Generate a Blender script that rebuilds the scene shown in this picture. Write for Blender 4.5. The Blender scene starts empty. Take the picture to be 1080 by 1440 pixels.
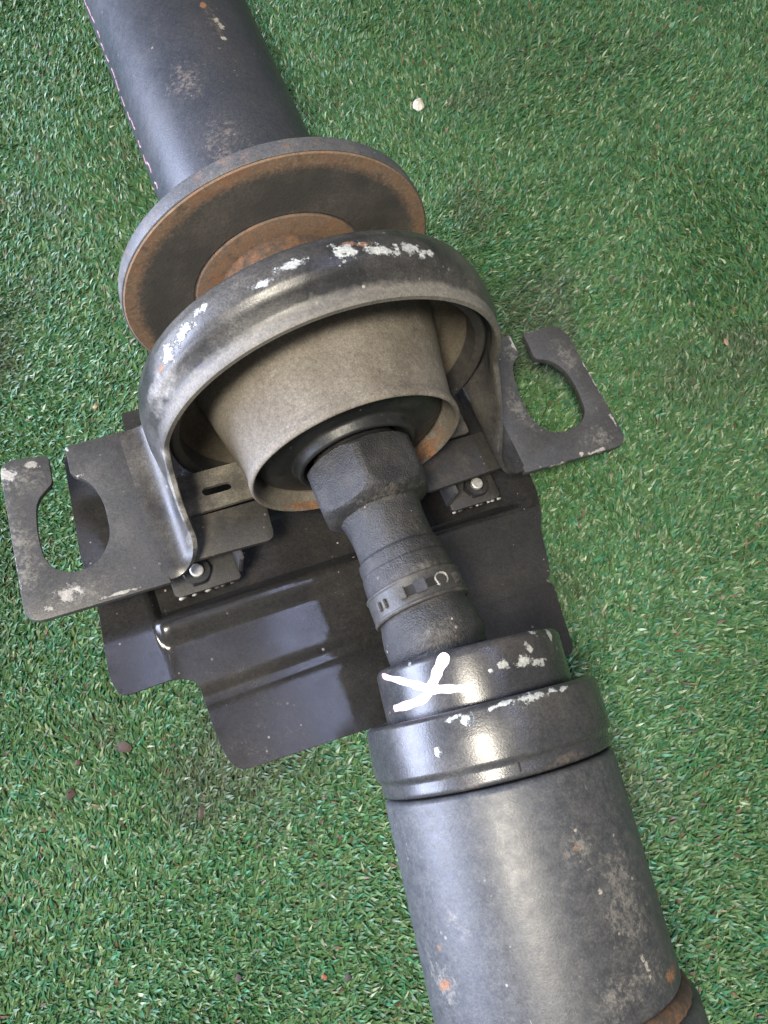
import bpy, bmesh, math, random
import numpy as np
from mathutils import Vector, Matrix
R_ = math.radians
random.seed(4)
rng = np.random.default_rng(7)
S = bpy.context.scene
COL = S.collection

# ------------------------------------------------------------------ camera
cam_d = bpy.data.cameras.new("camera")
cam_d.sensor_fit = 'HORIZONTAL'; cam_d.sensor_width = 36.0; cam_d.lens = 36.0*1105.2/1080.0
cam_d.clip_start = 0.01; cam_d.clip_end = 50
cam = bpy.data.objects.new("camera", cam_d); COL.objects.link(cam)
cx = Vector((0.9276, -0.3735, -0.0095)); cd = Vector((-0.3552, -0.8736, -0.3326)); cf = Vector((0.1159, 0.3119, -0.9430))
cam.matrix_world = Matrix(((cx[0], -cd[0], -cf[0], -0.0351), (cx[1], -cd[1], -cf[1], -0.2166), (cx[2], -cd[2], -cf[2], 0.2948), (0, 0, 0, 1)))
S.camera = cam

# ------------------------------------------------------------------ world and lamps
W = bpy.data.worlds.new("World"); S.world = W; W.use_nodes = True
bg = W.node_tree.nodes["Background"]
bg.inputs[0].default_value = (1.0, 0.98, 0.95, 1); bg.inputs[1].default_value = 0.31

def lamp(name, loc, target, sx, sy, power, colour, spin=0):
    d = bpy.data.lights.new(name, 'AREA'); d.shape = 'RECTANGLE'; d.size = sx; d.size_y = sy
    d.energy = power; d.color = colour
    o = bpy.data.objects.new(name, d); COL.objects.link(o)
    q = (Vector(target)-Vector(loc)).to_track_quat('-Z', 'Y')
    o.location = loc; o.rotation_euler = (q.to_matrix() @ Matrix.Rotation(spin, 3, 'Z')).to_euler()
    return o
lamp("ceiling_lamp", (-0.27, -0.42, 1.02), (-0.05, -0.15, 0), 0.20, 0.20, 20, (1.0, 0.92, 0.77))
lamp("open_door_light", (-2.1, 0.55, 0.50), (0, 0, 0.05), 2.4, 1.15, 215, (0.66, 0.74, 1.0))
rl_ = lamp("roof_light", (0.84, 0.33, 2.2), (0.84, 0.33, 0), 0.085, 2.2, 15, (0.55, 0.63, 1.0)); rl_.rotation_euler = (0, 0, 0)

S.view_settings.view_transform = 'Standard'
try: S.view_settings.look = 'None'
except Exception: pass
S.view_settings.gamma = 1.0; S.view_settings.use_curve_mapping = False
S.view_settings.exposure = 0.0

# ------------------------------------------------------------------ material helpers
class NT:
    def __init__(s, name):
        s.m = bpy.data.materials.new(name); s.m.use_nodes = True
        s.t = s.m.node_tree; s.p = s.t.nodes["Principled BSDF"]
        tc = s.t.nodes.new("ShaderNodeTexCoord"); s.P = tc.outputs["Object"]
    def L(s, a, b): s.t.links.new(a, b)
    def set(s, sock, v):
        if hasattr(v, "node"): s.L(v, sock)
        else: sock.default_value = v
    def noise(s, scale, detail=4, rough=.55, vec=None, off=None):
        n = s.t.nodes.new("ShaderNodeTexNoise"); n.inputs["Scale"].default_value = scale
        n.inputs["Detail"].default_value = detail; n.inputs["Roughness"].default_value = rough
        v = vec if vec is not None else s.P
        if off is not None: v = s.vm('ADD', v, off)
        s.L(v, n.inputs["Vector"]); return n.outputs["Fac"]
    def vm(s, op, a, b):
        n = s.t.nodes.new("ShaderNodeVectorMath"); n.operation = op
        s.set(n.inputs[0], a); s.set(n.inputs[1], b)
        return n.outputs["Value"] if op in ('LENGTH', 'DOT_PRODUCT', 'DISTANCE') else n.outputs[0]
    def ma(s, op, a, b=0.0, clamp=False):
        n = s.t.nodes.new("ShaderNodeMath"); n.operation = op; n.use_clamp = clamp
        s.set(n.inputs[0], a); s.set(n.inputs[1], b); return n.outputs[0]
    def mr(s, v, a, b, c=0.0, d=1.0):
        n = s.t.nodes.new("ShaderNodeMapRange"); s.set(n.inputs[0], v)
        for i, k in enumerate((a, b, c, d)): n.inputs[1+i].default_value = k
        return n.outputs[0]
    def mix(s, f, a, b):
        n = s.t.nodes.new("ShaderNodeMix"); n.data_type = 'RGBA'
        s.set(n.inputs[0], f)
        for k, v in ((6, a), (7, b)):
            if hasattr(v, "node"): s.L(v, n.inputs[k])
            else: n.inputs[k].default_value = (*v, 1)
        return n.outputs[2]
    def fmix(s, f, a, b):
        n = s.t.nodes.new("ShaderNodeMix"); n.data_type = 'FLOAT'
        s.set(n.inputs[0], f); s.set(n.inputs[2], a); s.set(n.inputs[3], b); return n.outputs[0]
    def stretch(s, v): return s.vm('MULTIPLY', s.P, v)
    def spots(s, lst, nz, amp=1.3, soft=.10):
        """ragged patches: (centre, radii) in object space, edges broken by noise"""
        out = None
        for c, r in lst:
            r = (r, r, r) if not isinstance(r, tuple) else r
            d = s.vm('LENGTH', s.vm('MULTIPLY', s.vm('SUBTRACT', s.P, c), (1/r[0], 1/r[1], 1/r[2])), (0, 0, 0))
            v = s.ma('ADD', s.ma('SUBTRACT', 0.75, d), s.ma('MULTIPLY', s.ma('SUBTRACT', nz, .5), amp*2))
            v = s.mr(v, 0, soft)
            out = v if out is None else s.ma('MAXIMUM', out, v)
        return out
    def bump(s, h, strength, dist):
        b = s.t.nodes.new("ShaderNodeBump"); b.inputs["Strength"].default_value = strength
        b.inputs["Distance"].default_value = dist; s.L(h, b.inputs["Height"]); return b.outputs[0]

RUSTA, RUSTB = (.27, .12, .050), (.16, .090, .055)
def paint(name, base=(.022, .023, .025), rough=.36, dust=.25, dustcol=(.20, .175, .14), dscale=45, chips=(), chipcol=(.55, .58, .56), zone=None, grime=(), grimecol=(.27, .25, .22), bdist=.00035, gamt=.42, worn=(),
          rust=(), rustamt=0.0, specks=.5, grain=.25, scuff=.15, lo=.48, hi=.75):
    n = NT(name)
    big = n.noise(dscale, 8, .62); med = n.noise(240, 6, .65); fine = n.noise(1500, 3, .6)
    var = n.noise(14, 3, .5, off=(3.1, 1.2, .4))
    col = n.mix(n.mr(var, .3, .7), base, tuple(min(1, c*1.5) for c in base))
    df = n.ma('MULTIPLY', n.mr(big, lo, hi), n.mr(fine, .3, .62, .35, 1.0))
    df = n.ma('MULTIPLY', df, dust, True)
    if zone:      # a strip (along Y) where dust has caked on, ragged at its edges
        sy_ = n.t.nodes.new("ShaderNodeSeparateXYZ"); n.L(n.P, sy_.inputs[0])
        yy = n.ma('ADD', sy_.outputs[1], n.ma('MULTIPLY', n.ma('SUBTRACT', med, .5), .006))
        zz_ = n.ma('MULTIPLY', n.mr(yy, zone[0], zone[1]), n.mr(sy_.outputs[2], .0, .03))
        df = n.ma('MAXIMUM', df, n.ma('MULTIPLY', zz_, n.mr(big, .3, .6, zone[2]*.6, zone[2])))
    col = n.mix(df, col, dustcol)
    if grime:     # grit caked on in patches, broken up finely
        gz = n.noise(420, 8, .78, off=(6, 2, 8)); gb = n.noise(70, 4, .6, off=(3, 3, 8)); gm = None
        for c_, r_ in grime:
            r_ = (r_, r_, r_) if not isinstance(r_, tuple) else r_
            d_ = n.vm('LENGTH', n.vm('MULTIPLY', n.vm('SUBTRACT', n.P, c_), (1/r_[0], 1/r_[1], 1/r_[2])), (0, 0, 0))
            m_ = n.ma('ADD', n.ma('SUBTRACT', 1.0, d_), n.ma('SUBTRACT', n.ma('MULTIPLY', gb, 1.2), .6))
            gm = m_ if gm is None else n.ma('MAXIMUM', gm, m_)
        gf = n.ma('MULTIPLY', n.mr(n.ma('ADD', gz, n.ma('MULTIPLY', n.mr(gm, 0, 1), .16)), .585, .70), n.mr(gm, 0, .7, 0, gamt), True)
        col = n.mix(gf, col, n.mix(n.mr(med, .35, .65), grimecol, tuple(k*.6 for k in grimecol)))
        df = n.ma('MAXIMUM', df, gf)
    # fine rubbed lines
    sc = n.noise(1, 5, .7, vec=n.stretch((900, 70, 900)))
    sc2 = n.noise(1, 4, .7, vec=n.stretch((90, 900, 300)), off=(5, 5, 5))
    sf = n.ma('MULTIPLY', n.ma('MAXIMUM', n.mr(sc, .66, .76), n.mr(sc2, .68, .77)), n.ma('MULTIPLY', n.mr(med, .45, .65), scuff), True)
    col = n.mix(sf, col, (.30, .30, .29))
    # specks of dust
    v = n.t.nodes.new("ShaderNodeTexVoronoi"); v.inputs["Scale"].default_value = 420; n.L(n.P, v.inputs["Vector"])
    sx_ = n.t.nodes.new("ShaderNodeSeparateColor"); n.L(v.outputs["Color"], sx_.inputs[0])
    th = n.mr(n.ma('POWER', sx_.outputs[0], 6.0), 0, 1, -.06, .30)
    sp = n.mr(n.ma('SUBTRACT', th, v.outputs["Distance"]), 0, .06)
    sp = n.ma('MULTIPLY', sp, n.mr(n.noise(60, 2, .5, off=(9, 9, 9)), .46, .62))
    sp = n.ma('MULTIPLY', sp, n.ma('MULTIPLY', sx_.outputs[1], specks), True)
    col = n.mix(sp, col, (.50, .47, .42))
    rg = n.fmix(df, n.mr(med, .3, .7, rough*.85, rough*1.2), .85)
    rg = n.fmix(sp, rg, .9)
    h = n.ma('ADD', n.ma('MULTIPLY', fine, grain), n.ma('MULTIPLY', med, grain*.8))
    if rustamt > 0 or rust:
        rz = n.noise(130, 8, .7, off=(2, 7, 1))
        rf = None
        if rust: rf = n.spots(rust, rz, 1.5, .35)
        if rustamt > 0:
            g = n.ma('MULTIPLY', n.mr(rz, .62-.2*rustamt, .72), rustamt, True)
            rf = g if rf is None else n.ma('MAXIMUM', rf, g)
        rc = n.mix(n.mr(med, .35, .65), RUSTA, RUSTB)
        rf = n.ma('MULTIPLY', rf, n.mr(fine, .3, .6, .6, 1.0))
        col = n.mix(rf, col, rc); rg = n.fmix(rf, rg, .9)
        h = n.ma('ADD', h, n.ma('MULTIPLY', rf, n.ma('MULTIPLY', fine, .6)))
    if chips:
        cz = n.noise(270, 6, .66, off=(1, 4, 2))
        c = n.spots(chips, cz, 1.9, .22); ci = n.mr(n.ma('SUBTRACT', n.spots(chips, cz, 1.9, .9), .16), 0, .22)
        cc = n.mix(n.mr(med, .35, .7), chipcol, tuple(k*.60 for k in chipcol))
        cc = n.mix(ci, tuple(k*.34 for k in chipcol), cc)
        col = n.mix(c, col, cc); rg = n.fmix(c, rg, .50)
        h = n.ma('SUBTRACT', h, n.ma('MULTIPLY', c, .9))
    if worn:      # paint rubbed through to dull metal, smooth edged
        wf = n.ma('MULTIPLY', n.spots(worn, n.noise(110, 6, .62, off=(7, 7, 1)), 1.0, .45), n.mr(fine, .3, .6, .7, 1.0))
        col = n.mix(n.ma('MULTIPLY', wf, .8), col, n.mix(n.mr(med, .35, .65), (.31, .30, .28), (.20, .19, .175))); rg = n.fmix(wf, rg, .55)
    gr_ = n.noise(1250, 3, .85, off=(4, 9, 6)); gr2 = n.noise(520, 3, .7, off=(2, 9, 1))
    col = n.vm('MULTIPLY', col, n.ma('MULTIPLY', n.mr(gr_, .28, .72, .62, 1.42), n.mr(gr2, .3, .7, .82, 1.2)))
    n.L(col, n.p.inputs["Base Color"]); n.L(rg, n.p.inputs["Roughness"])
    n.p.inputs["Specular IOR Level"].default_value = .55
    n.L(n.bump(h, .55, bdist), n.p.inputs["Normal"])
    return n.m

def plain(name, col, rough=.6, metal=0.0, vary=.35, scale=200, bump=.3):
    n = NT(name); a = n.noise(scale, 6, .65); f = n.noise(scale*6, 3, .6)
    c = n.mix(n.mr(a, .3, .7), tuple(k*(1-vary) for k in col), tuple(min(1, k*(1+vary)) for k in col))
    n.L(c, n.p.inputs["Base Color"]); n.L(n.mr(a, .3, .7, rough*.85, min(1, rough*1.15)), n.p.inputs["Roughness"])
    n.p.inputs["Metallic"].default_value = metal
    n.L(n.bump(n.ma('ADD', a, f), bump, .0003), n.p.inputs["Normal"]); return n.m

# ------------------------------------------------------------------ mesh helpers
def make(name, verts, faces, mat, parent=None, sharp=32):
    me = bpy.data.meshes.new(name); me.from_pydata([tuple(v) for v in verts], [], faces); me.update()
    bm = bmesh.new(); bm.from_mesh(me); bmesh.ops.recalc_face_normals(bm, faces=bm.faces); bm.to_mesh(me); bm.free()
    me.shade_smooth(); me.set_sharp_from_angle(angle=R_(sharp))
    me.materials.append(mat)
    o = bpy.data.objects.new(name, me); COL.objects.link(o)
    if parent: o.parent = parent
    return o
# the two straight lengths of the shaft meet in the joint: A runs along Y, B dips and turns a little
PA, DA = Vector((0, 0, 0)), Vector((0, -1, 0))
yaw, el = -.1252, -.1233
PB = Vector((0, -.2349, .0009)); DB = Vector((math.sin(yaw)*math.cos(el), -math.cos(yaw)*math.cos(el), math.sin(el)))
def frame(ax):
    P, d = ax; x = d.cross(Vector((0, 0, 1))).normalized(); z = x.cross(d); return P, d, x, z
AX, BX = (PA, DA), (PB, DB)
def cyl(ax, s, a, r):
    P, d, x, z = frame(ax); return P+d*s+x*(r*math.cos(a))+z*(r*math.sin(a))
def rounded(prof, rad=.0012, n=3):
    """round the inner corners of an open (s,r) profile"""
    out = [prof[0]]
    for i in range(1, len(prof)-1):
        p0, p1, p2 = Vector(prof[i-1]), Vector(prof[i]), Vector(prof[i+1])
        a, b = p0-p1, p2-p1; l = min(rad, a.length*.45, b.length*.45)
        if l < 1e-6: out.append(tuple(p1)); continue
        q0, q1 = p1+a.normalized()*l, p1+b.normalized()*l
        for k in range(n+1):
            t = k/n; out.append(tuple(q0*(1-t)**2+p1*2*t*(1-t)+q1*t*t))
    out.append(prof[-1]); return out
def lathe(name, ax, prof, mat, parent, segs=112, rad=.0012, closed=False, wob=0.0, rfun=None, sharp=32):
    if rad: prof = rounded(prof, rad)
    P, d, x, z = frame(ax); V = []; F = []
    for s, r in prof:
        for k in range(segs):
            a = 2*math.pi*k/segs
            rr = r*(1+wob*math.sin(3*a+s*200)+wob*.6*math.sin(7*a+1.3)) if wob else r
            if rfun: rr = rfun(s, rr, a)
            V.append(P+d*s+x*(rr*math.cos(a))+z*(rr*math.sin(a)))
    m = len(prof)
    for i in range(m if closed else m-1):
        for k in range(segs):
            F.append((i*segs+k, i*segs+(k+1) % segs, ((i+1) % m)*segs+(k+1) % segs, ((i+1) % m)*segs+k))
    if not closed:
        F.append(tuple(range(segs))); F.append(tuple((m-1)*segs+k for k in range(segs)))
    return make(name, V, F, mat, parent, sharp)
def slab(name, outline, z0, z1, mat, parent, holes=(), bev=.00035, zf=None):
    """flat plate from an (x, y) outline with optional holes, edges bevelled"""
    bm = bmesh.new(); E = []
    for loop in [outline]+list(holes):
        vs = [bm.verts.new((x, y, z1)) for x, y in loop]
        E += [bm.edges.new((vs[i], vs[(i+1) % len(vs)])) for i in range(len(vs))]
    bmesh.ops.triangle_fill(bm, edges=E, use_beauty=True)
    r = bmesh.ops.extrude_face_region(bm, geom=list(bm.faces))
    for g in r['geom']:
        if isinstance(g, bmesh.types.BMVert): g.co.z = z0
    bmesh.ops.recalc_face_normals(bm, faces=bm.faces)
    if bev:
        ed = [e for e in bm.edges if len(e.link_faces) == 2 and abs(abs(e.link_faces[0].normal.z)-abs(e.link_faces[1].normal.z)) > .7]
        bmesh.ops.bevel(bm, geom=ed, offset=bev, segments=2, affect='EDGES', profile=.5)
    if zf:
        for v in bm.verts: v.co.z += zf(v.co.x, v.co.y)
    me = bpy.data.meshes.new(name); bm.to_mesh(me); bm.free()
    me.shade_smooth(); me.set_sharp_from_angle(angle=R_(30)); me.materials.append(mat)
    o = bpy.data.objects.new(name, me); COL.objects.link(o); o.parent = parent; return o
def smooth_loop(pts, radii, n=6):
    """round the corners of a closed 2D polygon"""
    out = []; m = len(pts)
    for i in range(m):
        p0, p1, p2 = Vector(pts[i-1]), Vector(pts[i]), Vector(pts[(i+1) % m])
        a, b = p0-p1, p2-p1; r = radii[i] if isinstance(radii, (list, tuple)) else radii
        l = min(r, a.length*.48, b.length*.48)
        if l < 1e-5: out.append(tuple(p1)); continue
        q0, q1 = p1+a.normalized()*l, p1+b.normalized()*l
        nn_ = 1 if l < .0016 else n
        for k in range(nn_+1):
            t = k/nn_; out.append(tuple(q0*(1-t)**2+p1*2*t*(1-t)+q1*t*t))
    return out
def box(name, c, h, mat, parent, rot=None, bev=.0005):
    bm = bmesh.new(); bmesh.ops.create_cube(bm, size=2)
    for v in bm.verts: v.co = Vector((v.co.x*h[0], v.co.y*h[1], v.co.z*h[2]))
    bmesh.ops.bevel(bm, geom=list(bm.edges), offset=min(bev, min(h)*.6), segments=2, affect='EDGES')
    for v in bm.verts:
        if rot: v.co = rot @ v.co
        v.co += Vector(c)
    me = bpy.data.meshes.new(name); bm.to_mesh(me); bm.free(); me.shade_smooth(); me.set_sharp_from_angle(angle=R_(35)); me.materials.append(mat)
    o = bpy.data.objects.new(name, me); COL.objects.link(o); o.parent = parent; return o
def smooth01(t): t = max(0., min(1., t)); return t*t*(3-2*t)

# ------------------------------------------------------------------ setting: the ground under the turf
GZ = -.090
turf_n = NT("turf_backing")
tb = turf_n.mix(turf_n.mr(turf_n.noise(25, 5), .35, .65), (.018, .045, .018), (.045, .042, .028))
turf_n.L(tb, turf_n.p.inputs["Base Color"]); turf_n.p.inputs["Roughness"].default_value = .95
gnd = make("ground", [(-3, -3, GZ), (3, -3, GZ), (3, 3, GZ), (-3, 3, GZ)], [(0, 1, 2, 3)], turf_n.m)
gnd["kind"] = "structure"

# ------------------------------------------------------------------ the driveshaft: one thing, all bolted together
root = bpy.data.objects.new("driveshaft", None); COL.objects.link(root); root.empty_display_size = .05
root.rotation_euler = (0, R_(12), 0)
root["label"] = "used black steel driveshaft with centre support bearing and heat shield lying on artificial grass"
root["category"] = "driveshaft"

# --- materials of the shaft
M_tube_r = paint("rear_tube_paint", base=(.021, .024, .031), rough=.36, dust=.26, dustcol=(.15, .135, .12), dscale=34, lo=.42, hi=.90,
                 rust=[((.016, .016, .036), (.012, .0035, .006)), ((.004, .125, .0385), (.002, .003, .002))],
                 grime=[((-.012, .040, .036), (.018, .034, .02)), ((.004, .018, .038), (.024, .010, .02)), ((-.016, .085, .034), (.012, .022, .02)), ((.006, .115, .038), (.006, .018, .01))], grimecol=(.19, .155, .125), gamt=.5,
                 chips=[((.0075, .112, .038), (.0022, .0060, .003)), ((.0062, .104, .038), (.0025, .0022, .003))], chipcol=(.36, .33, .29), specks=.25, scuff=.5)
M_tube_f = paint("front_tube_paint", base=(.034, .037, .043), rough=.42, lo=.34, hi=.90, dust=.36, dustcol=(.22, .21, .19), dscale=230,
                 rust=[((-.0443, -.2754, .0084), (.0036, .0036, .005)), ((-.0423, -.2651, .0116), .0013), ((.0016, -.2525, .0399), .0012), ((.022, -.2985, .026), (.009, .003, .010))],
                 grime=[((.012, -.272, .034), (.018, .030, .018)), ((.006, -.293, .034), (.036, .010, .02)), ((-.044, -.274, .008), (.008, .012, .012)), ((.002, -.252, .040), (.010, .012, .01)), ((-.036, -.260, .022), (.005, .008, .008))], grimecol=(.30, .28, .25),
                 chips=[((.0039, -.2667, .0376), .0013), ((.010, -.292, .033), (.0018, .0040, .003)), ((.017, -.268, .030), (.0014, .0028, .003)), ((.0035, -.2485, .0405), .0010)], chipcol=(.34, .32, .29), specks=.4, scuff=.9)
M_collar = paint("collar_paint", base=(.024, .025, .028), rough=.25, dust=.22, dustcol=(.20, .15, .10), dscale=50,
                 chips=[((.0223, -.1872, .0373), (.0042, .0028, .003)), ((.0275, -.190, .033), (.0016, .0035, .003)), ((.0123, -.1959, .0393), (.0042, .0022, .003)), ((.0175, -.1985, .038), (.0040, .0025, .003)), ((.0155, -.193, .0385), (.0018, .003, .003)), ((.0037, -.1947, .0401), (.0028, .0019, .003)),
                        ((-.0005, -.195, .0398), (.0012, .0012, .003)), ((-.0084, -.1824, .038), (.0032, .0015, .003)), ((-.0209, -.1815, .0274), .0016)],
                 rust=[((.0275, -.201, .026), (.005, .0035, .006))], chipcol=(.42, .44, .42), specks=.3)
M_wide = paint("housing_paint", base=(.030, .031, .034), rough=.26, dust=.25, dustcol=(.20, .18, .15), dscale=45,
               chips=[((-.0154, -.2064, .042), (.0026, .0026, .004)), ((-.018, -.2045, .041), (.0036, .0010, .004)), ((-.004, -.2062, .0458), (.0070, .0011, .004)), ((.0045, -.2075, .0465), (.0070, .0022, .004)), ((.013, -.2085, .0455), (.0060, .0015, .004)), ((.018, -.2090, .044), (.004, .0010, .004)), ((-.0256, -.2115, .0347), .0021)],
               grime=[((.008, -.2285, .042), (.020, .003, .01)), ((-.02, -.225, .036), (.02, .003, .01))], grimecol=(.16, .12, .09), chipcol=(.44, .47, .46), specks=.35)
M_ring = paint("bracket_paint", base=(.018, .018, .019), rough=.28, dust=.48, dustcol=(.21, .195, .17), dscale=32,
               chips=[((-.0640, -.0580, .048), (.0055, .0045, .0075)), ((-.0575, -.0560, .0555), (.0060, .0040, .0060)), ((-.0510, -.0535, .062), (.0045, .0025, .0040)),
                      ((-.0225, -.0555, .0770), (.0085, .0024, .004)), ((-.0320, -.0575, .074), (.0055, .0016, .004)), ((-.0035, -.0560, .0805), (.0065, .0045, .004)), ((.0070, -.0575, .0800), (.0095, .0032, .004)), ((.0185, -.0580, .0785), (.0085, .0030, .004)), ((.0275, -.0590, .0755), (.0055, .0028, .004))],
               worn=[((-.076, -.074, .012), (.006, .009, .012)), ((-.0745, -.084, .001), (.006, .011, .011)), ((-.0735, -.094, -.008), (.006, .010, .009)), ((-.0725, -.103, -.016), (.006, .009, .008)), ((-.068, -.063, .036), (.010, .007, .020))],
               rust=[((-.0015, -.0535, .0810), (.0045, .0018, .003)), ((.0040, -.0545, .0810), (.004, .0014, .003)), ((-.0680, -.0590, .0420), (.002, .002, .003))], chipcol=(.46, .48, .48), specks=.5, scuff=1.0, lo=.40, hi=.70, zone=(-.0655, -.0685, .75))
M_ear = paint("ear_paint", base=(.040, .040, .041), rough=.40, dust=.25, dustcol=(.17, .165, .155), dscale=60, gamt=.5,
              chips=[((-.1225, -.1035, -.027), (.0060, .0042, .004)), ((-.1285, -.1075, -.027), (.0030, .0018, .004)), ((-.1325, -.0475, -.027), (.0045, .005, .004)), ((-.122, -.0455, -.027), (.004, .003, .004)), ((-.1040, -.1098, -.027), (.010, .0009, .004)), ((-.1372, -.085, -.027), (.0008, .014, .004)), ((-.1070, -.0555, -.027), (.0040, .0008, .004)), ((-.1075, -.0420, -.027), (.0012, .0020, .004)),
                     ((.1230, -.1115, -.027), (.0080, .0013, .004)), ((.1140, -.1105, -.027), (.0018, .0014, .004)), ((.1390, -.0990, -.027), (.0012, .0050, .004)), ((.1085, -.0445, -.027), (.0018, .0055, .004)), ((.1220, -.0395, -.027), (.007, .0008, .004)), ((.1398, -.075, -.027), (.0007, .012, .004)), ((.098, -.1122, -.027), (.010, .0007, .004))],
              chipcol=(.42, .41, .39), specks=.6, scuff=1.0, grain=.6, grime=[((-.126, -.050, -.027), (.014, .014, .01)), ((-.133, -.080, -.027), (.009, .035, .01)), ((-.118, -.105, -.027), (.022, .010, .01)), ((.128, -.105, -.027), (.016, .012, .01)), ((.105, -.050, -.027), (.006, .012, .01)), ((.132, -.060, -.027), (.010, .02, .01)), ((.094, -.080, -.027), (.008, .02, .01))], grimecol=(.26, .25, .23))
M_shield = paint("shield_paint", base=(.018, .0175, .0175), rough=.20, dust=.20, dustcol=(.14, .125, .105), dscale=22, specks=.9, grain=.10, scuff=.25, chips=[((-.030, -.152, -.057), .0010), ((-.110, -.122, -.056), .0012)], chipcol=(.25, .25, .25))
M_base = paint("base_plate_paint", base=(.022, .021, .020), rough=.5, dust=.55, dustcol=(.15, .13, .10), dscale=55, specks=.9, grain=.6)
M_rubber = paint("rubber", base=(.017, .017, .018), rough=.50, dust=.30, dustcol=(.15, .135, .115), dscale=90, specks=.8, grain=1.5, scuff=.3, bdist=.0007, grime=[((0, -.118, .018), (.03, .005, .02)), ((.008, -.135, .015), (.012, .012, .01)), ((-.004, -.175, .018), (.02, .008, .01)), ((0, -.150, .018), (.025, .004, .01))], grimecol=(.17, .155, .13))
M_seal = paint("seal_rubber", base=(.012, .013, .014), rough=.42, dust=.22, dustcol=(.13, .12, .11), dscale=60, specks=.7, grain=.5)
M_band = paint("band_metal", base=(.028, .027, .026), rough=.5, dust=.5, dustcol=(.17, .155, .13), dscale=80, specks=.6, grain=.8, chips=[((.0035, -.158, .0182), (.002, .001, .002))])
M_tan = paint("dusty_sleeve", base=(.105, .091, .072), rough=.72, dust=.95, dustcol=(.205, .186, .156), dscale=48, bdist=.0006, grime=[((-.03, -.070, .035), (.03, .03, .03)), ((.03, -.065, .035), (.03, .02, .03)), ((0, -.090, .044), (.05, .005, .02))], grimecol=(.27, .245, .21), specks=.35, scuff=.35, grain=.8, lo=.36, hi=.62,
              rust=[((.038, -.0900, -.022), (.012, .0060, .026)), ((-.016, -.0920, -.042), (.036, .0036, .012)), ((.020, -.0915, -.041), (.034, .0040, .012))])
M_cup = paint("dusty_cup", base=(.090, .076, .056), rough=.8, dust=.6, dustcol=(.17, .150, .118), dscale=40, specks=.3, grain=.9, rustamt=.25)
M_plate = paint("slotted_plate_paint", base=(.045, .042, .036), rough=.6, dust=.9, dustcol=(.22, .20, .16), dscale=70, lo=.42, hi=.62, grain=.7)
M_lip = paint("cup_lip_paint", base=(.030, .029, .028), rough=.5, dust=.5, dustcol=(.18, .16, .13), dscale=50)
M_rust_neck = paint("rusted_neck", base=(.05, .035, .025), rough=.8, dust=.3, rustamt=1.0)
M_bolt = plain("bare_bolt", (.58, .58, .56), .45, .5, .3, 500)
M_weld = plain("weld_beads", (.35, .34, .32), .55, .3, .4, 400, .8)
M_dark = plain("dark_gap", (.010, .010, .010), .8)
M_clipblue = paint("clip_paint", base=(.030, .031, .034), rough=.35, dust=.3, dscale=60)

# flange: worn black face between rusty rings
nf = NT("flange_face")
rad = nf.vm('LENGTH', nf.vm('MULTIPLY', nf.P, (1, 0, 1)), (0, 0, 0))
zn = nf.noise(160, 8, .7); zf = nf.noise(900, 4, .65); zb = nf.noise(30, 5, .6)
rw = nf.ma('ADD', rad, nf.ma('MULTIPLY', nf.ma('ADD', nf.ma('SUBTRACT', zn, .5), nf.ma('SUBTRACT', zf, .5)), .0050))
rustf = nf.ma('MAXIMUM', nf.mr(rw, .0610, .0650), nf.mr(rw, .0404, .0378))
rc = nf.mix(nf.mr(zn, .35, .68), (.23, .132, .074), (.165, .120, .084))
rc = nf.mix(nf.ma('MULTIPLY', nf.mr(zf, .50, .7), .6), rc, (.29, .235, .18))
rc = nf.mix(nf.ma('MULTIPLY', nf.mr(nf.noise(220, 6, .75, off=(8, 1, 3)), .52, .66), .75), rc, (.085, .068, .052))
rc = nf.mix(nf.ma('MULTIPLY', nf.mr(nf.noise(60, 5, .6, off=(4, 4, 4)), .56, .70), .4), rc, (.32, .12, .045))
bk = nf.mix(nf.ma('MULTIPLY', nf.mr(zb, .42, .7), nf.mr(zf, .35, .65, .3, 1)), (.050, .046, .041), (.125, .112, .094))
nf.L(nf.mix(rustf, bk, rc), nf.p.inputs["Base Color"]); nf.p.inputs["Roughness"].default_value = .82
nf.L(nf.bump(nf.ma('ADD', zf, zn), .5, .0004), nf.p.inputs["Normal"])
M_flface = nf.m
M_flrim = paint("flange_rim", base=(.055, .057, .062), rough=.45, dust=.75, dustcol=(.19, .17, .15), dscale=55, rustamt=.45, specks=.6, scuff=.5, grain=.6)

# --- rear tube and flange
lathe("rear_tube", AX, [(-.62, .036), (-.62, .0385), (-.030, .0385), (-.022, .0387), (-.012, .0398), (-.0074, .0425), (-.0070, .030)], M_tube_r, root, rad=.003)
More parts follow.
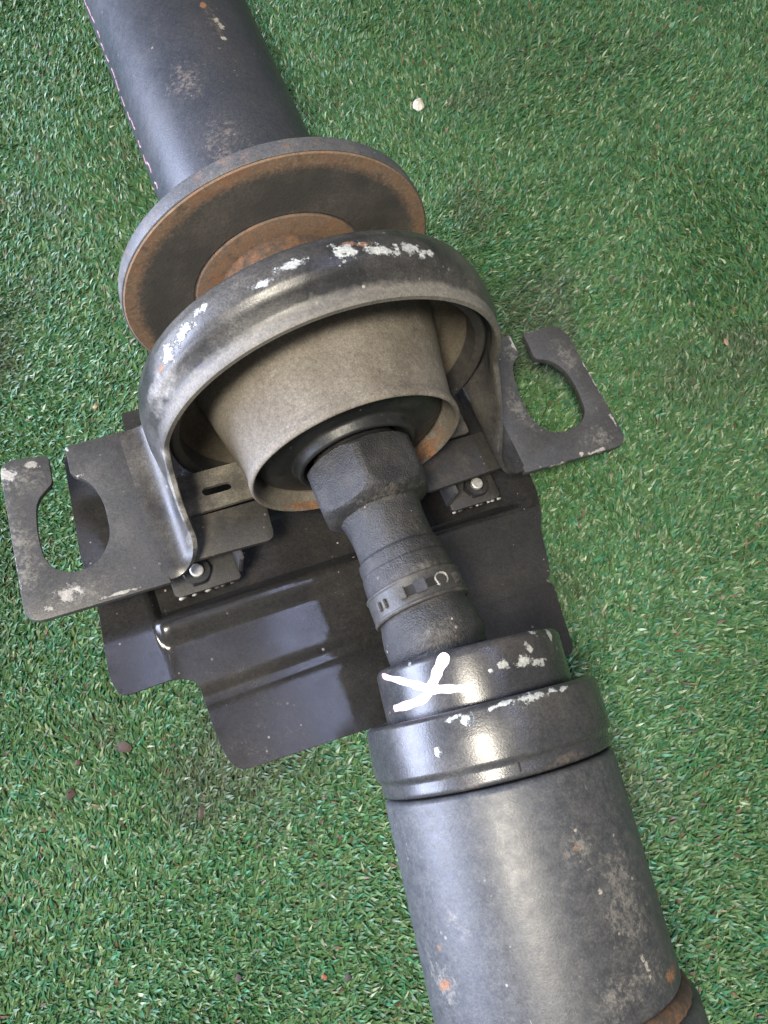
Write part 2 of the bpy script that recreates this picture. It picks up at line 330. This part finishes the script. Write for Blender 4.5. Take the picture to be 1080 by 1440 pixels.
# dashed pinkish paint line along the tube
M_pink = plain("pink_paint", (.40, .25, .31), .6, 0, .5, 700)
def ribbon(name, ax, pts, width, r, mat, parent, thick=.00025, capn=6, wfun=None):
    """painted stroke that hugs a round part: pts are (s, angle in radians)"""
    P = [Vector((s, a*r)) for s, a in pts]
    fine = []
    for i in range(len(P)-1):
        p0 = P[max(i-1, 0)]; p3 = P[min(i+2, len(P)-1)]
        for k in range(8):
            t = k/8
            fine.append(.5*((2*P[i])+(-p0+P[i+1])*t+(2*p0-5*P[i]+4*P[i+1]-p3)*t*t+(-p0+3*P[i]-3*P[i+1]+p3)*t**3))
    fine.append(P[-1]); n = len(fine); left = []; right = []
    for i, p in enumerate(fine):
        t = (fine[min(i+1, n-1)]-fine[max(i-1, 0)]).normalized(); q = Vector((-t.y, t.x))
        w = width*.5*(wfun(i/(n-1)) if wfun else 1)
        left.append(p+q*w); right.append(p-q*w)
    def cap(c, d0, w, k0):
        q = Vector((-d0.y, d0.x)); return [c+q*(w*math.cos(a))+d0*(w*math.sin(a)) for a in [math.pi*(k+1)/(capn+1) for k in range(capn)]]
    tE = (fine[-1]-fine[-2]).normalized(); tS = (fine[0]-fine[1]).normalized()
    loop = left+cap(fine[-1], tE, (left[-1]-right[-1]).length/2, 0)+right[::-1]+cap(fine[0], tS, (left[0]-right[0]).length/2, 0)
    # triangulate as strip plus two fans
    V = [cyl(ax, p.x, p.y/r, r+thick) for p in loop]+[cyl(ax, p.x, p.y/r, r-.0004) for p in loop]
    m = len(loop); F = []
    for i in range(n-1):
        F.append((i, i+1, m-capn-i-2, m-capn-i-1))
    F.append(tuple([n-1]+[n+k for k in range(capn)]+[n+capn]))
    F.append(tuple([m-capn-1]+[m-capn+k for k in range(capn)]+[0]))
    for i in range(m): F.append((i, (i+1) % m, m+(i+1) % m, m+i))
    return make(name, V, F, mat, parent, 50)
tube = bpy.data.objects["rear_tube"]
s0 = -.205; k = 0
while s0 < -.058:
    L = random.uniform(.004, .008)
    a0 = R_(3+1.6*math.sin(k*1.7)+random.uniform(-.6, .6))
    ribbon("paint_dash", AX, [(s0, a0), (s0+L*.5, a0+R_(random.uniform(-2, 2))), (s0+L, a0+R_(random.uniform(-2, 2)))], .0009, .0385, M_pink, tube, capn=3)
    s0 += L+random.uniform(.001, .006); k += 1
lathe("flange_disc", AX, [(-.0074, .036), (-.0074, .0695), (0, .07), (.0002, .036)], M_flrim, root, rad=.0008, segs=160)
fd = bpy.data.objects["flange_disc"]
lathe("flange_face", AX, [(-.001, .0396), (.0002, .0396), (.0006, .0400), (.0006, .0688), (.0001, .0693), (-.001, .069)], M_flface, fd, segs=160, rad=0, closed=True)
lathe("hub_ring", AX, [(-.0005, .020), (-.0005, .0390), (.0011, .0386), (.0011, .0300), (.0009, .020)], M_flface, fd, segs=128, rad=.0005)
lathe("bearing_neck", AX, [(.0003, .018), (.0004, .0285), (.012, .0275), (.022, .030), (.040, .030), (.040, .018)], M_rust_neck, root)

# --- centre bearing: cup, sleeve, seal
lathe("bearing_cup", AX, [(.034, .030), (.036, .058), (.040, .0655), (.058, .0672), (.058, .0650), (.0500, .0625), (.0470, .0585), (.0485, .0545), (.0440, .0515), (.042, .030)], M_cup, root, rad=.002)
cup = bpy.data.objects["bearing_cup"]
lathe("cup_lip", AX, [(.0575, .0640), (.0575, .0695), (.0655, .0695), (.0662, .0680), (.0645, .0650)], M_lip, cup, rad=.0010, closed=True)
def sl(s, r, a): return r*(1+.004*math.sin(2*a+.7)+.003*math.sin(5*a))
lathe("bearing_sleeve", AX, [(.040, .0545), (.046, .0532), (.058, .0506), (.073, .0472), (.0845, .0450), (.0885, .0449), (.0905, .0455), (.0930, .0454), (.0937, .0444), (.0925, .0434), (.088, .0426), (.070, .0426), (.060, .0428), (.046, .046)], M_tan, root, rad=.0012, closed=True, rfun=sl)
lathe("seal", AX, [(.066, .0424), (.0800, .0420), (.0850, .0405), (.0880, .0360), (.0892, .0310), (.0892, .0266), (.0915, .0258), (.0935, .0250), (.0935, .0232), (.088, .020), (.066, .020)], M_seal, root, rad=.0015)

# --- hexagonal collar of the boot
def hexfun(s, r, a):
    a0 = R_(73); t = (a-a0) % R_(60)-R_(30)
    hx = .0215/math.cos(t)
    return min(r, hx)
lathe("hex_collar", AX, [(.086, .016), (.0938, .0200), (.0950, .0228), (.0968, .0241), (.1110, .0243), (.1150, .0232), (.1176, .0200), (.1188, .0175), (.121, .012)], M_rubber, root, segs=144, rad=.0014, rfun=hexfun, sharp=22)
def bw(s, r, a): return r*(1+.012*math.sin(2*a+s*60)+.008*math.sin(5*a-s*90)+.005*math.sin(11*a+s*300))
lathe("rubber_boot", AX, [(.112, .012), (.1165, .0180), (.1185, .0170), (.1205, .0161), (.1240, .0156), (.1290, .0153), (.1340, .0153), (.1366, .0155), (.1376, .0166), (.1400, .0169), (.1425, .0168), (.1432, .0173), (.1490, .0178), (.1515, .0175), (.1605, .0176), (.1630, .0174), (.1650, .0181), (.1700, .0192), (.1755, .0194), (.1785, .0184), (.1795, .0180), (.1815, .0182), (.187, .016)], M_rubber, root, rad=.0006, rfun=bw)
lathe("clamp_band", AX, [(.1508, .0172), (.1508, .0187), (.1516, .0191), (.1525, .0187), (.1603, .0189), (.1611, .0193), (.1620, .0188), (.1620, .0172)], M_band, root, rad=.0003)
band = bpy.data.objects["clamp_band"]
def onband(name, s, deg, hs, hw, hh, mat, r=.0190):
    P, d, x, z = frame(AX); a = R_(deg); n_ = x*math.cos(a)+z*math.sin(a); t_ = -x*math.sin(a)+z*math.cos(a)
    rot = Matrix((t_, d, n_)).transposed()
    return box(name, P+d*s+n_*(r+hh*.4), (hw, hs, hh), mat, band, rot, .0003)
for dg, hw in ((24, .0008), (33, .0008)): onband("band_tooth", .1565, dg, .0018, hw, .0007, M_band)
onband("band_buckle", .1565, 58, .0022, .0014, .0010, M_band); onband("band_buckle", .1565, 79, .0024, .0022, .0012, M_clipblue)
onband("band_slot", .1565, 68, .0018, .0020, .0002, M_dark); onband("band_slot", .1563, 92, .0016, .0014, .0002, M_dark)
V = []; F = []
for i in range(25):
    t = R_(40+i*11); c = cyl(AX, .1562+.0022*math.cos(t), R_(106)+math.sin(t)*.14, .0192)
    for k in range(6):
        a = k*math.pi/3; V.append(c+Vector((math.cos(a)*.0004, math.sin(a)*.0003, math.sin(a)*.0004)))
for i in range(24):
    for k in range(6): F.append((i*6+k, i*6+(k+1) % 6, (i+1)*6+(k+1) % 6, (i+1)*6+k))
make("band_hook", V, F, M_weld, band, 60)
onband("band_tail", .1570, 128, .0020, .0014, .0012, M_band)

# --- joint housing and front tube
lathe("joint_collar", BX, [(-.040, .012), (-.0490, .0195), (-.0518, .0225), (-.0538, .0300), (-.0535, .0325), (-.0515, .0340), (-.0335, .0340), (-.033, .020)], M_collar, root, rad=.0016, segs=144)
jc = bpy.data.objects["joint_collar"]
npk = NT("white_marker")
pk = npk.spots([((-.0270, -.182, .0130), .0080), ((-.0280, -.1929, .0150), .0085), ((-.0225, -.1945, .025), .0035)], npk.noise(300, 4), .5, .45)
stk = npk.noise(1, 5, .7, vec=npk.stretch((900, 160, 500)))
wc = npk.mix(npk.ma('MULTIPLY', npk.mr(stk, .50, .72), .55), (.66, .58, .62), (.34, .29, .32))
npk.L(npk.mix(npk.ma('MULTIPLY', pk, .8), wc, (.74, .36, .52)), npk.p.inputs["Base Color"]); npk.p.inputs["Roughness"].default_value = .55
M_white = npk.m
D = lambda L: [(s, R_(a)) for s, a in L]
ribbon("paint_mark", BX, D([(-.0511, 9), (-.0480, 26), (-.0445, 40), (-.0423, 48)]), .0030, .0340, M_white, jc, .00008, wfun=lambda t: .62+.5*t+.10*math.sin(t*23))
ribbon("paint_mark", BX, D([(-.0512, 58), (-.0480, 53), (-.0448, 48.8), (-.0409, 42), (-.0397, 31), (-.0395, 15)]), .0038, .0340, M_white, jc, .00013, wfun=lambda t: 1.05-.38*t+.09*math.sin(t*31))
ribbon("paint_mark", BX, D([(-.0428, 46), (-.0412, 59), (-.0402, 68)]), .0030, .0340, M_white, jc, .00018, wfun=lambda t: 1.05-.35*t+.09*math.sin(t*19))
lathe("joint_housing", BX, [(-.030, .030), (-.0345, .0335), (-.0348, .0400), (-.0335, .0420), (-.0260, .0424), (-.0172, .0424), (-.0156, .0409), (-.0122, .0411), (-.0112, .0409), (-.0105, .0394), (-.0100, .030)], M_wide, root, rad=.0007, segs=160)
jh = bpy.data.objects["joint_housing"]
P, d, x, z = frame(BX); a = R_(80.4); nn = x*math.cos(a)+z*math.sin(a); tt = -x*math.sin(a)+z*math.cos(a)
box("punch_mark", P+d*(-.0140)+nn*.0412, (.00028, .0014, .0003), M_dark, jh, Matrix((tt, d, nn)).transposed(), .0001)
lathe("front_tube", BX, [(-.0103, .030), (-.0099, .0398), (-.0088, .0410), (.0618, .0412), (.0630, .0404), (.0632, .030)], M_tube_f, root, rad=.0010, segs=160)
lathe("weld_ring", BX, [(.0625, .030), (.0628, .0410), (.0645, .0428), (.0665, .0432), (.0680, .0425), (.069, .030)], M_rust_neck, root, rad=.0012, rfun=lambda s, r, a: r*(1+.004*math.sin(40*a)))
lathe("end_yoke_collar", BX, [(.0672, .030), (.0675, .0432), (.0692, .0450), (.100, .0455), (.115, .0400), (.26, .0400), (.26, .030)], M_tube_f, root, rad=.0015)

# --- bearing bracket: the arched strap
ZE = -.027
path = []           # (x, z, nx, nz) of the outer surface, left ear to right ear
def foot(deg):
    """from the flat of an ear up through the bend to where the arch begins, for the left side"""
    a = R_(deg); xs_, zs_ = .074*math.cos(a), -.074*math.sin(a)
    rb = (zs_-ZE)/(1+math.sin(a)); cxx, czz = xs_+rb*math.cos(a), zs_-rb*math.sin(a)
    pts = [(-(cxx+.004-.0010*i), ZE, 0, 1) for i in range(4)]
    tot_ = math.pi/2+a
    for i in range(17):
        f = tot_*i/16                    # 0: flat, tot_: tangent to the arch
        pts.append((-(cxx-rb*math.sin(f)), czz-rb*math.cos(f), -math.sin(f), math.cos(f)))
    return pts
fl, fr = 12.0, 14.0
path += foot(fl)
for i in range(1, 120):
    f = R_(180+fl-(180+fl+fr)*i/120); path.append((.074*math.cos(f), .074*math.sin(f), math.cos(f), math.sin(f)))
path += [(-x_, z_, -nx, nz) for x_, z_, nx, nz in foot(fr)][::-1]
BEAD = [(0, .0026), (.06, .0040), (.12, .0046), (.17, .0052), (.25, .0064), (.38, .0068), (.52, .0066), (.62, .0052), (.71, .0028), (.79, .0010), (.87, .0001), (1, 0)]
def bead(v):
    for (a, b), (c, e) in zip(BEAD, BEAD[1:]):
        if v <= c: t = (v-a)/(c-a); return b+(e-b)*smooth01(t)*.5+(e-b)*t*.5
    return 0
V = []; F = []; NV = 30; TH = .0030
for x_, z_, nx, nz in path:
    low = smooth01((.012-z_)/.040)                 # 0 on the arch, 1 at the ears
    yf = -.0722-.0395*max(0, min(1, (.010-z_)/.0385))
    yb = -.0455+.0055*low
    phi = math.degrees(math.atan2(x_, z_))          # angle from the crown, right positive
    amp = 1-.62*smooth01((phi-8)/48) if phi > 0 else 1-.50*smooth01((-phi-42)/45)
    fade = (1-smooth01((.004-z_)/.026))*amp
    row = []
    for j in range(NV+1):
        v = j/NV; b = bead(v)*fade; e = .0007 if j in (0, NV) else 0
        row.append((x_+nx*(b-e), yb+(yf-yb)*v, z_+nz*(b-e)))
    for j in range(NV, -1, -1):
        v = j/NV; b = bead(v)*fade-TH; e = -.0005 if j in (0, NV) else 0
        row.append((x_+nx*(b-e), yb+(yf-yb)*v, z_+nz*(b-e)))
    # push edge points in a touch so the edge is chamfered
    for q in (1, NV-1): row[q] = (row[q][0], row[q][1]+(-.0010 if q == 1 else .0010)*0, row[q][2])
    V += row
NR = 2*(NV+1)
for i in range(len(path)-1):
    for j in range(NR): F.append((i*NR+j, i*NR+(j+1) % NR, (i+1)*NR+(j+1) % NR, (i+1)*NR+j))
F.append(tuple(range(NR))); F.append(tuple((len(path)-1)*NR+j for j in range(NR)))
br = make("bearing_bracket", V, F, M_ring, root, 48)

earL = [(-.0835, -.0400), (-.1077, -.0407), (-.1086, -.0539), (-.1017, -.0595), (-.0991, -.0694), (-.1002, -.0855), (-.1072, -.0944), (-.1162, -.0964), (-.1236, -.0927), (-.1265, -.0867), (-.1265, -.0747), (-.1238, -.0616), (-.1161, -.0557), (-.1148, -.0428), (-.1337, -.0400), (-.1385, -.1110), (-.0835, -.1116)]
earR = [(.0820, -.0400), (.1091, -.0391), (.1087, -.0509), (.1018, -.0564), (.0986, -.0687), (.0978, -.0830), (.1003, -.0923), (.1090, -.0981), (.1220, -.0953), (.1273, -.0902), (.1293, -.0772), (.1284, -.0662), (.1242, -.0589), (.1156, -.0553), (.1165, -.0401), (.1398, -.0385), (.1405, -.1128), (.0820, -.1116)]
rl = [0, .0006, .0012, .006, .007, .006, .007, .006, .006, .005, .007, .008, .001, .0015, .007, .0075, 0]
rr_ = [0, .0006, .0012, .006, .007, .006, .006, .006, .008, .005, .007, .006, .006, .0012, .0006, .011, .0085, 0]
slab("mounting_ear", smooth_loop(earL, rl), ZE-.0034, ZE-.00012, M_ear, br)
slab("mounting_ear", smooth_loop(earR, rr_), ZE-.0034, ZE-.00012, M_ear, br)
# base plates welded under the ears, a dusty rear plate with a slot
zb1, zb0 = ZE-.0038, ZE-.0064
slab("base_plate", smooth_loop([(-.094, -.1035), (-.0375, -.1055), (-.0358, -.0860), (-.094, -.0860)], [.002, .004, .002, .002]), zb0, zb1, M_base, br)
slab("base_plate", smooth_loop([(.094, -.1035), (.094, -.0840), (.0340, -.0840), (.0345, -.1055)], [.002, .002, .002, .004]), zb0, zb1, M_base, br)
slot = [(-.0540+.0045*(1 if abs(t) < 90 else -1)+.0019*math.cos(R_(t)), -.0770+.0019*math.sin(R_(t))) for t in (-89, -60, -30, 0, 30, 60, 89, 91, 120, 150, 180, 210, 240, 269)]
slab("slotted_plate", smooth_loop([(-.076, -.0860), (-.036, -.0850), (-.036, -.0672), (-.076, -.0672)], .002), zb1+.0002, zb1+.0022, M_plate, br, holes=[slot], bev=0)
slab("slotted_plate", smooth_loop([(.036, -.0835), (.066, -.0835), (.066, -.0672), (.036, -.0672)], .002), zb1+.0002, zb1+.0022, M_plate, br, bev=.0004)

# --- heat shield: pressed sheet with a pocket round the clips, a ridge, a groove and a stepped wing
out = [(-.1105, -.030), (-.1152, -.0805), (-.1137, -.101), (-.1172, -.1345), (-.1150, -.1432), (-.0925, -.1425), (-.0843, -.1465), (-.0838, -.1730), (-.0812, -.1872), (-.0176, -.1908), (.040, -.1940), (.0815, -.1930), (.0842, -.1744), (.0872, -.1590), (.0850, -.1575), (.0855, -.1545), (.0880, -.1545), (.0930, -.1347), (.0995, -.1135), (.1035, -.060), (.1030, -.030), (-.058, -.030), (-.058, -.0105), (-.0805, -.0105), (-.0820, -.030)]
rs = [.003, .004, .006, .008, .010, .009, .009, .004, .012, 0, 0, .006, .004, .001, .0012, .0012, .001, .004, .004, .003, .003, .001, .002, .002, .001]
bm = bmesh.new()
vs = [bm.verts.new((x_, y_, 0)) for x_, y_ in smooth_loop(out, rs)]
bm.faces.new(vs)
xs = list(np.arange(-.116, .108, .004))+[-.0955, -.0945, -.0935, -.0925, -.0915, -.0905]; ys = list(np.arange(-.192, -.012, .004))+[-.1535+k*.0008 for k in range(-6, 8)]+[-.1130-.0008*k for k in range(0, 22)]
for q in xs: bmesh.ops.bisect_plane(bm, geom=bm.verts[:]+bm.edges[:]+bm.faces[:], plane_co=(q, 0, 0), plane_no=(1, 0, 0))
for q in ys: bmesh.ops.bisect_plane(bm, geom=bm.verts[:]+bm.edges[:]+bm.faces[:], plane_co=(0, q, 0), plane_no=(0, 1, 0))
def hs(x_, y_):
    zz = -.0565
    wing = smooth01((-.0905-x_)/.0045)
    # pocket behind the ridge
    pk = smooth01((y_+.1205)/.0085)
    ridge = .0042*smooth01((y_+.1310)/.0105)*(1-wing*.6)
    zz += ridge
    zz -= .0105*pk*(1-wing)*(1-smooth01((x_-.083)/.012))
    zz -= .012*smooth01((y_+.092)/.02)*(1-smooth01((abs(x_)-.035)/.025))
    gy = y_+.1545+.000*x_
    zz -= .0026*math.exp(-(gy/.0042)**2)*(1-wing)
    if y_ < -.1545: zz -= .0012*smooth01((-.1545-y_)/.004)+.010*max(0, -y_-.160)**1.0*.25
    zz -= wing*.0012
    if x_ < -.092: zz += (-.0935-x_)*.075
    zz -= .028*max(0, x_-.070)+3.0*max(0, x_-.078)**2        # right side turned down
    zz += .0009*math.sin(x_*38+.6)*math.sin(y_*30)+.00022*math.sin(x_*95+y_*60)*math.sin(y_*110-x_*40)-.022*(math.sqrt((x_+.043)**2+.0001)-.010)*(1-wing)
    return zz
for v in bm.verts: v.co.z = hs(v.co.x, v.co.y)
bmesh.ops.recalc_face_normals(bm, faces=bm.faces)
me = bpy.data.meshes.new("heat_shield"); bm.to_mesh(me); bm.free(); me.shade_smooth(); me.materials.append(M_shield)
sh = bpy.data.objects.new("heat_shield", me); COL.objects.link(sh); sh.parent = root
me.materials.append(plain("shield_cut_edge", (.020, .019, .018), .8)); md = sh.modifiers.new("sheet", 'SOLIDIFY'); md.thickness = .0014; md.offset = -1; md.material_offset_rim = 1
es = sh.modifiers.new('crisp_edge', 'EDGE_SPLIT'); es.split_angle = R_(50)

def clip(sx, x0, x1, y0, ztop):
    xa, xb = x0, x1
    ol = smooth_loop([(xa, y0), (xb, y0), (xb, -.088), (xa, -.088)], [.003, .001, .001, .001])
    c = slab("clip_plate", ol, ztop-.0022, ztop, M_base, sh)
    # turned-up inner edge that reaches the base plate
    box("clip_upstand", ((xb+(.0008 if sx < 0 else -.0008)), -.1025, (ztop+zb0)/2-.0006), (.0010, .0065, (zb0-ztop)/2+.0004), M_clipblue, c)
    # drips of weld along the front edge
    n = 9
    for i in range(n):
        t = (i+.5)/n+random.uniform(-.03, .03)
        if random.random() < .2: continue
        r = random.uniform(.0007, .0014)
        bmx = bmesh.new(); bmesh.ops.create_icosphere(bmx, subdivisions=1, radius=r)
        for v in bmx.verts: v.co = Vector((v.co.x*random.uniform(1, 1.8), v.co.y*.7, v.co.z*.7))+Vector((xa+(xb-xa)*t, y0-.0004, ztop-.0014))
        mw = bpy.data.meshes.new("weld_bead"); bmx.to_mesh(mw); bmx.free(); mw.shade_smooth(); mw.materials.append(M_weld if random.random() < .55 else M_base)
        o = bpy.data.objects.new("weld_bead", mw); COL.objects.link(o); o.parent = c
    return c
ZC = -.0485
clip(-1, -.0830, -.0540, -.1120, ZC); clip(1, .0765, .0500, -.1120, ZC)
def nut(cx_, cy_, zc):
    V = []; F = []
    rings = [(.0062, 0), (.0062, .0030), (.0056, .0037), (.0036, .0038), (.0033, .0030)]
    for r, h in rings:
        for k in range(24):
            a = 2*math.pi*k/24; t = (a % R_(60))-R_(30); q = min(r, .0055/math.cos(t)) if h < .0036 else r
            V.append((cx_+q*math.cos(a), cy_+q*math.sin(a), zc+h))
    for i in range(len(rings)-1):
        for k in range(24): F.append((i*24+k, i*24+(k+1) % 24, (i+1)*24+(k+1) % 24, (i+1)*24+k))
    F.append(tuple(range(24))); F.append(tuple(96+k for k in range(24)))
    o = make("clip_nut", V, F, M_seal, sh, 25)
    V = []; F = []; rg = [(.0029, 0), (.0029, .0044), (.0024, .0048), (.0004, .0048)]
    for r, h in rg:
        for k in range(18): a = 2*math.pi*k/18; V.append((cx_+r*math.cos(a), cy_+r*math.sin(a), zc+h))
    for i in range(3):
        for k in range(18): F.append((i*18+k, i*18+(k+1) % 18, (i+1)*18+(k+1) % 18, (i+1)*18+k))
    F.append(tuple(range(18))); F.append(tuple(54+k for k in range(18)))
    make("bolt_end", V, F, M_bolt, o, 30)
nut(-.0715, -.1040, ZC+.0002); nut(.0655, -.1035, ZC+.0002)

# ------------------------------------------------------------------ artificial turf
def vnoise(x, y, sc, seed):
    r = np.random.default_rng(seed); g = r.random((64, 64)); u = x*sc+17.3; v = y*sc+9.1
    i = np.floor(u).astype(int); j = np.floor(v).astype(int); fu = u-i; fv = v-j
    fu = fu*fu*(3-2*fu); fv = fv*fv*(3-2*fv)
    G = lambda a, b: g[a % 64, b % 64]
    return (G(i, j)*(1-fu)+G(i+1, j)*fu)*(1-fv)+(G(i, j+1)*(1-fu)+G(i+1, j+1)*fu)*fv
def fbm(x, y, sc, seed): return .55*vnoise(x, y, sc, seed)+.3*vnoise(x, y, sc*2.1, seed+1)+.15*vnoise(x, y, sc*4.3, seed+2)
quad = np.array([(-.0909, .3432), (.3808, .1464), (.0751, -.3601), (-.2222, -.2412)])
cen = quad.mean(0); q2 = cen+(quad-cen)*1.16
def inside(px, py, q):
    m = np.ones(len(px), bool)
    for i in range(4):
        a, b = q[i], q[(i+1) % 4]; m &= ((b[0]-a[0])*(py-a[1])-(b[1]-a[1])*(px-a[0])) <= 0
    return m
def blades(n, inner):
    px = rng.uniform(-.42, .60, n); py = rng.uniform(-.56, .58, n)
    m = inside(px, py, q2); m = m if inner else ~m
    return px[m], py[m]
pxi, pyi = blades(2150000, True); pxo, pyo = blades(260000, False)
px = np.r_[pxi, pxo]; py = np.r_[pyi, pyo]; N = len(px); print("blades", len(pxi), len(pxo)); wide = np.r_[np.ones(len(pxi)), np.full(len(pxo), 1.9)]
ang = R_(25)+(fbm(px, py, 7, 1)-.5)*5.0+rng.normal(0, .75, N)
lean = np.clip(rng.normal(1.02, .30, N)+(fbm(px, py, 11, 5)-.5)*.6, .15, 1.5)   # from vertical
Ln = rng.uniform(.0038, .0088, N)*(.85+.3*fbm(px, py, 9, 9)); Wd = rng.uniform(.0008, .00145, N)*wide
dx, dy = np.cos(ang), np.sin(ang); ph = ang+np.pi/2+rng.normal(0, .5, N); wx, wy = np.cos(ph), np.sin(ph)
tw = rng.normal(0, .35, N)
ts = [.12, .68]; pos = np.empty((N, 5, 3), np.float32)
def centre(t):
    l0 = lean*(.35+.85*t); return px+dx*Ln*t*np.sin(l0), py+dy*Ln*t*np.sin(l0), GZ+.0002+Ln*t*np.cos(l0)
for i, t in enumerate(ts):
    X, Y, Z = centre(t); w = Wd*.5*(1.0, 1.0)[i]; tz = tw*t*w
    pos[:, 2*i, 0] = X+wx*w; pos[:, 2*i, 1] = Y+wy*w; pos[:, 2*i, 2] = Z+tz
    pos[:, 2*i+1, 0] = X-wx*w; pos[:, 2*i+1, 1] = Y-wy*w; pos[:, 2*i+1, 2] = Z-tz
X, Y, Z = centre(1.0); pos[:, 4, 0] = X; pos[:, 4, 1] = Y; pos[:, 4, 2] = Z
# the shaft presses the pile down where it touches the ground
base = (np.arange(N)*5)[:, None]
loops = np.concatenate([base+np.array([0, 1, 3, 2]), base+np.array([2, 3, 4])], axis=1).astype(np.int32).ravel()
tot = np.tile(np.array([4, 3], np.int32), N); start = np.r_[0, np.cumsum(tot)[:-1]].astype(np.int32)
me = bpy.data.meshes.new("artificial_grass"); me.vertices.add(N*5); me.vertices.foreach_set("co", pos.ravel())
me.loops.add(len(loops)); me.loops.foreach_set("vertex_index", loops)
me.polygons.add(N*2); me.polygons.foreach_set("loop_start", start); me.polygons.foreach_set("loop_total", tot)
me.update(); me.validate()
hue = rng.random(N); val = np.clip(rng.normal(1, .20, N), .5, 1.6); dirt = np.clip((fbm(px, py, 13, 21)-.54)*3.4, 0, .65)*rng.uniform(.4, 1.3, N)
dirt = np.clip(dirt, 0, .85)
c0 = np.array([.046, .140, .050]); c1 = np.array([.106, .184, .066]); c2 = np.array([.040, .155, .070])
col = c0*(1-hue[:, None])+c1*hue[:, None]; g = rng.random(N) < .22; col[g] = c2
pale = rng.random(N) < .03; col[pale] = np.array([.30, .37, .23])
brown = rng.random(N) < .02; col[brown] = np.array([.13, .085, .05])
col = col*val[:, None]; col = col*(1-dirt[:, None])+np.array([.070, .076, .050])*dirt[:, None]
ca = me.color_attributes.new("tint", 'FLOAT_COLOR', 'POINT')
rgba = np.ones((N, 5, 4), np.float32); rgba[:, :, :3] = col[:, None, :]; ca.data.foreach_set("color", rgba.ravel())
ng = bpy.data.materials.new("plastic_blades"); ng.use_nodes = True; nt = ng.node_tree; pb = nt.nodes["Principled BSDF"]
at = nt.nodes.new("ShaderNodeAttribute"); at.attribute_name = "tint"; nt.links.new(at.outputs["Color"], pb.inputs["Base Color"])
pb.inputs["Roughness"].default_value = .42; pb.inputs["Specular IOR Level"].default_value = .42
tr = nt.nodes.new("ShaderNodeBsdfTranslucent"); nt.links.new(at.outputs["Color"], tr.inputs["Color"])
mx = nt.nodes.new("ShaderNodeMixShader"); mx.inputs[0].default_value = .18
nt.links.new(pb.outputs[0], mx.inputs[1]); nt.links.new(tr.outputs[0], mx.inputs[2]); nt.links.new(mx.outputs[0], nt.nodes["Material Output"].inputs["Surface"])
me.materials.append(ng)
gr = bpy.data.objects.new("artificial_grass", me); COL.objects.link(gr)
gr["kind"] = "stuff"; gr["label"] = "short curly green plastic grass with dirt caught in it"; gr["category"] = "artificial grass"

# ------------------------------------------------------------------ litter lying on the turf
def crumb(name, loc, size, col, label, cat, group=None, seed=0, flat=.5, stretch=1.0, rz=0.0, rough=.8):
    r = random.Random(seed); bm = bmesh.new(); bmesh.ops.create_icosphere(bm, subdivisions=2, radius=.72)
    cuts = [Vector((r.uniform(-1, 1), r.uniform(-1, 1), r.uniform(-1, 1))).normalized() for _ in range(9)]
    for v in bm.verts:
        for c in cuts:
            dd = v.co.dot(c)
            if dd > .50: v.co -= c*(dd-.50)
        v.co *= 1+r.uniform(-.12, .12)
        v.co = Vector((v.co.x*size*stretch, v.co.y*size, v.co.z*size*flat))
    me = bpy.data.meshes.new(name); bm.to_mesh(me); bm.free(); me.shade_smooth(); me.set_sharp_from_angle(angle=R_(28))
    me.materials.append(plain(name+"_surface", col, rough, 0, .3, 600, .6))
    o = bpy.data.objects.new(name, me); COL.objects.link(o); o.location = loc; o.rotation_euler = (r.uniform(-.3, .3), r.uniform(-.3, .3), rz)
    o["label"] = label; o["category"] = cat
    if group: o["group"] = group
    return o
zt = GZ+.0050
crumb("stone_chip", (.1320, .1510, zt+.0015), .0058, (.62, .57, .47), "cream angular stone chip on the grass beside the flange", "stone chip", seed=3, flat=.75)
crumb("dirt_crumb", (-.1442, -.1530, zt), .0040, (.055, .036, .026), "long dark brown dirt crumb near the heat shield wing", "dirt crumb", seed=5, flat=.35, stretch=1.6, rz=-.3)
crumb("dirt_crumb", (-.1655, -.1517, zt), .0026, (.085, .045, .034), "small reddish brown dirt crumb beyond the heat shield wing", "dirt crumb", seed=6)
crumb("dirt_crumb", (-.1720, -.1640, zt), .0034, (.06, .042, .03), "soft brown dirt clump next to the reddish crumb", "dirt crumb", seed=8, flat=.3, stretch=1.4, rz=1.1)
crumb("leaf_scrap", (-.1185, -.1935, zt), .0026, (.085, .06, .05), "narrow dark brown leaf scrap below the heat shield corner", "leaf scrap", seed=9, flat=.25, stretch=2.0, rz=1.25)
crumb("rubber_crumb", (-.1242, -.2624, zt), .0022, (.05, .04, .035), "black rubber crumb in the open grass away from the tube", "rubber crumb", seed=11)
crumb("rubber_crumb", (-.0810, -.2795, zt), .0024, (.055, .05, .048), "dark grey rubber crumb beside the front tube", "rubber crumb", seed=12)
crumb("brick_crumb", (-.0902, -.2755, zt), .0021, (.24, .085, .05), "red brick crumb beside the front tube", "brick crumb", seed=13)
crumb("brick_crumb", (-.1102, .0237, zt), .0021, (.50, .24, .13), "orange brick crumb behind the slotted mounting ear", "brick crumb", seed=14)
crumb("wood_scrap", (.2239, -.0699, zt), .0018, (.34, .22, .15), "thin tan wood scrap in the grass beyond the slotted ear", "wood scrap", seed=15, flat=.4, stretch=2.4, rz=1.2)
crumb("rubber_crumb", (.0986, -.2131, zt), .0018, (.04, .038, .036), "tiny black rubber crumb across from the white cross mark", "rubber crumb", seed=16)
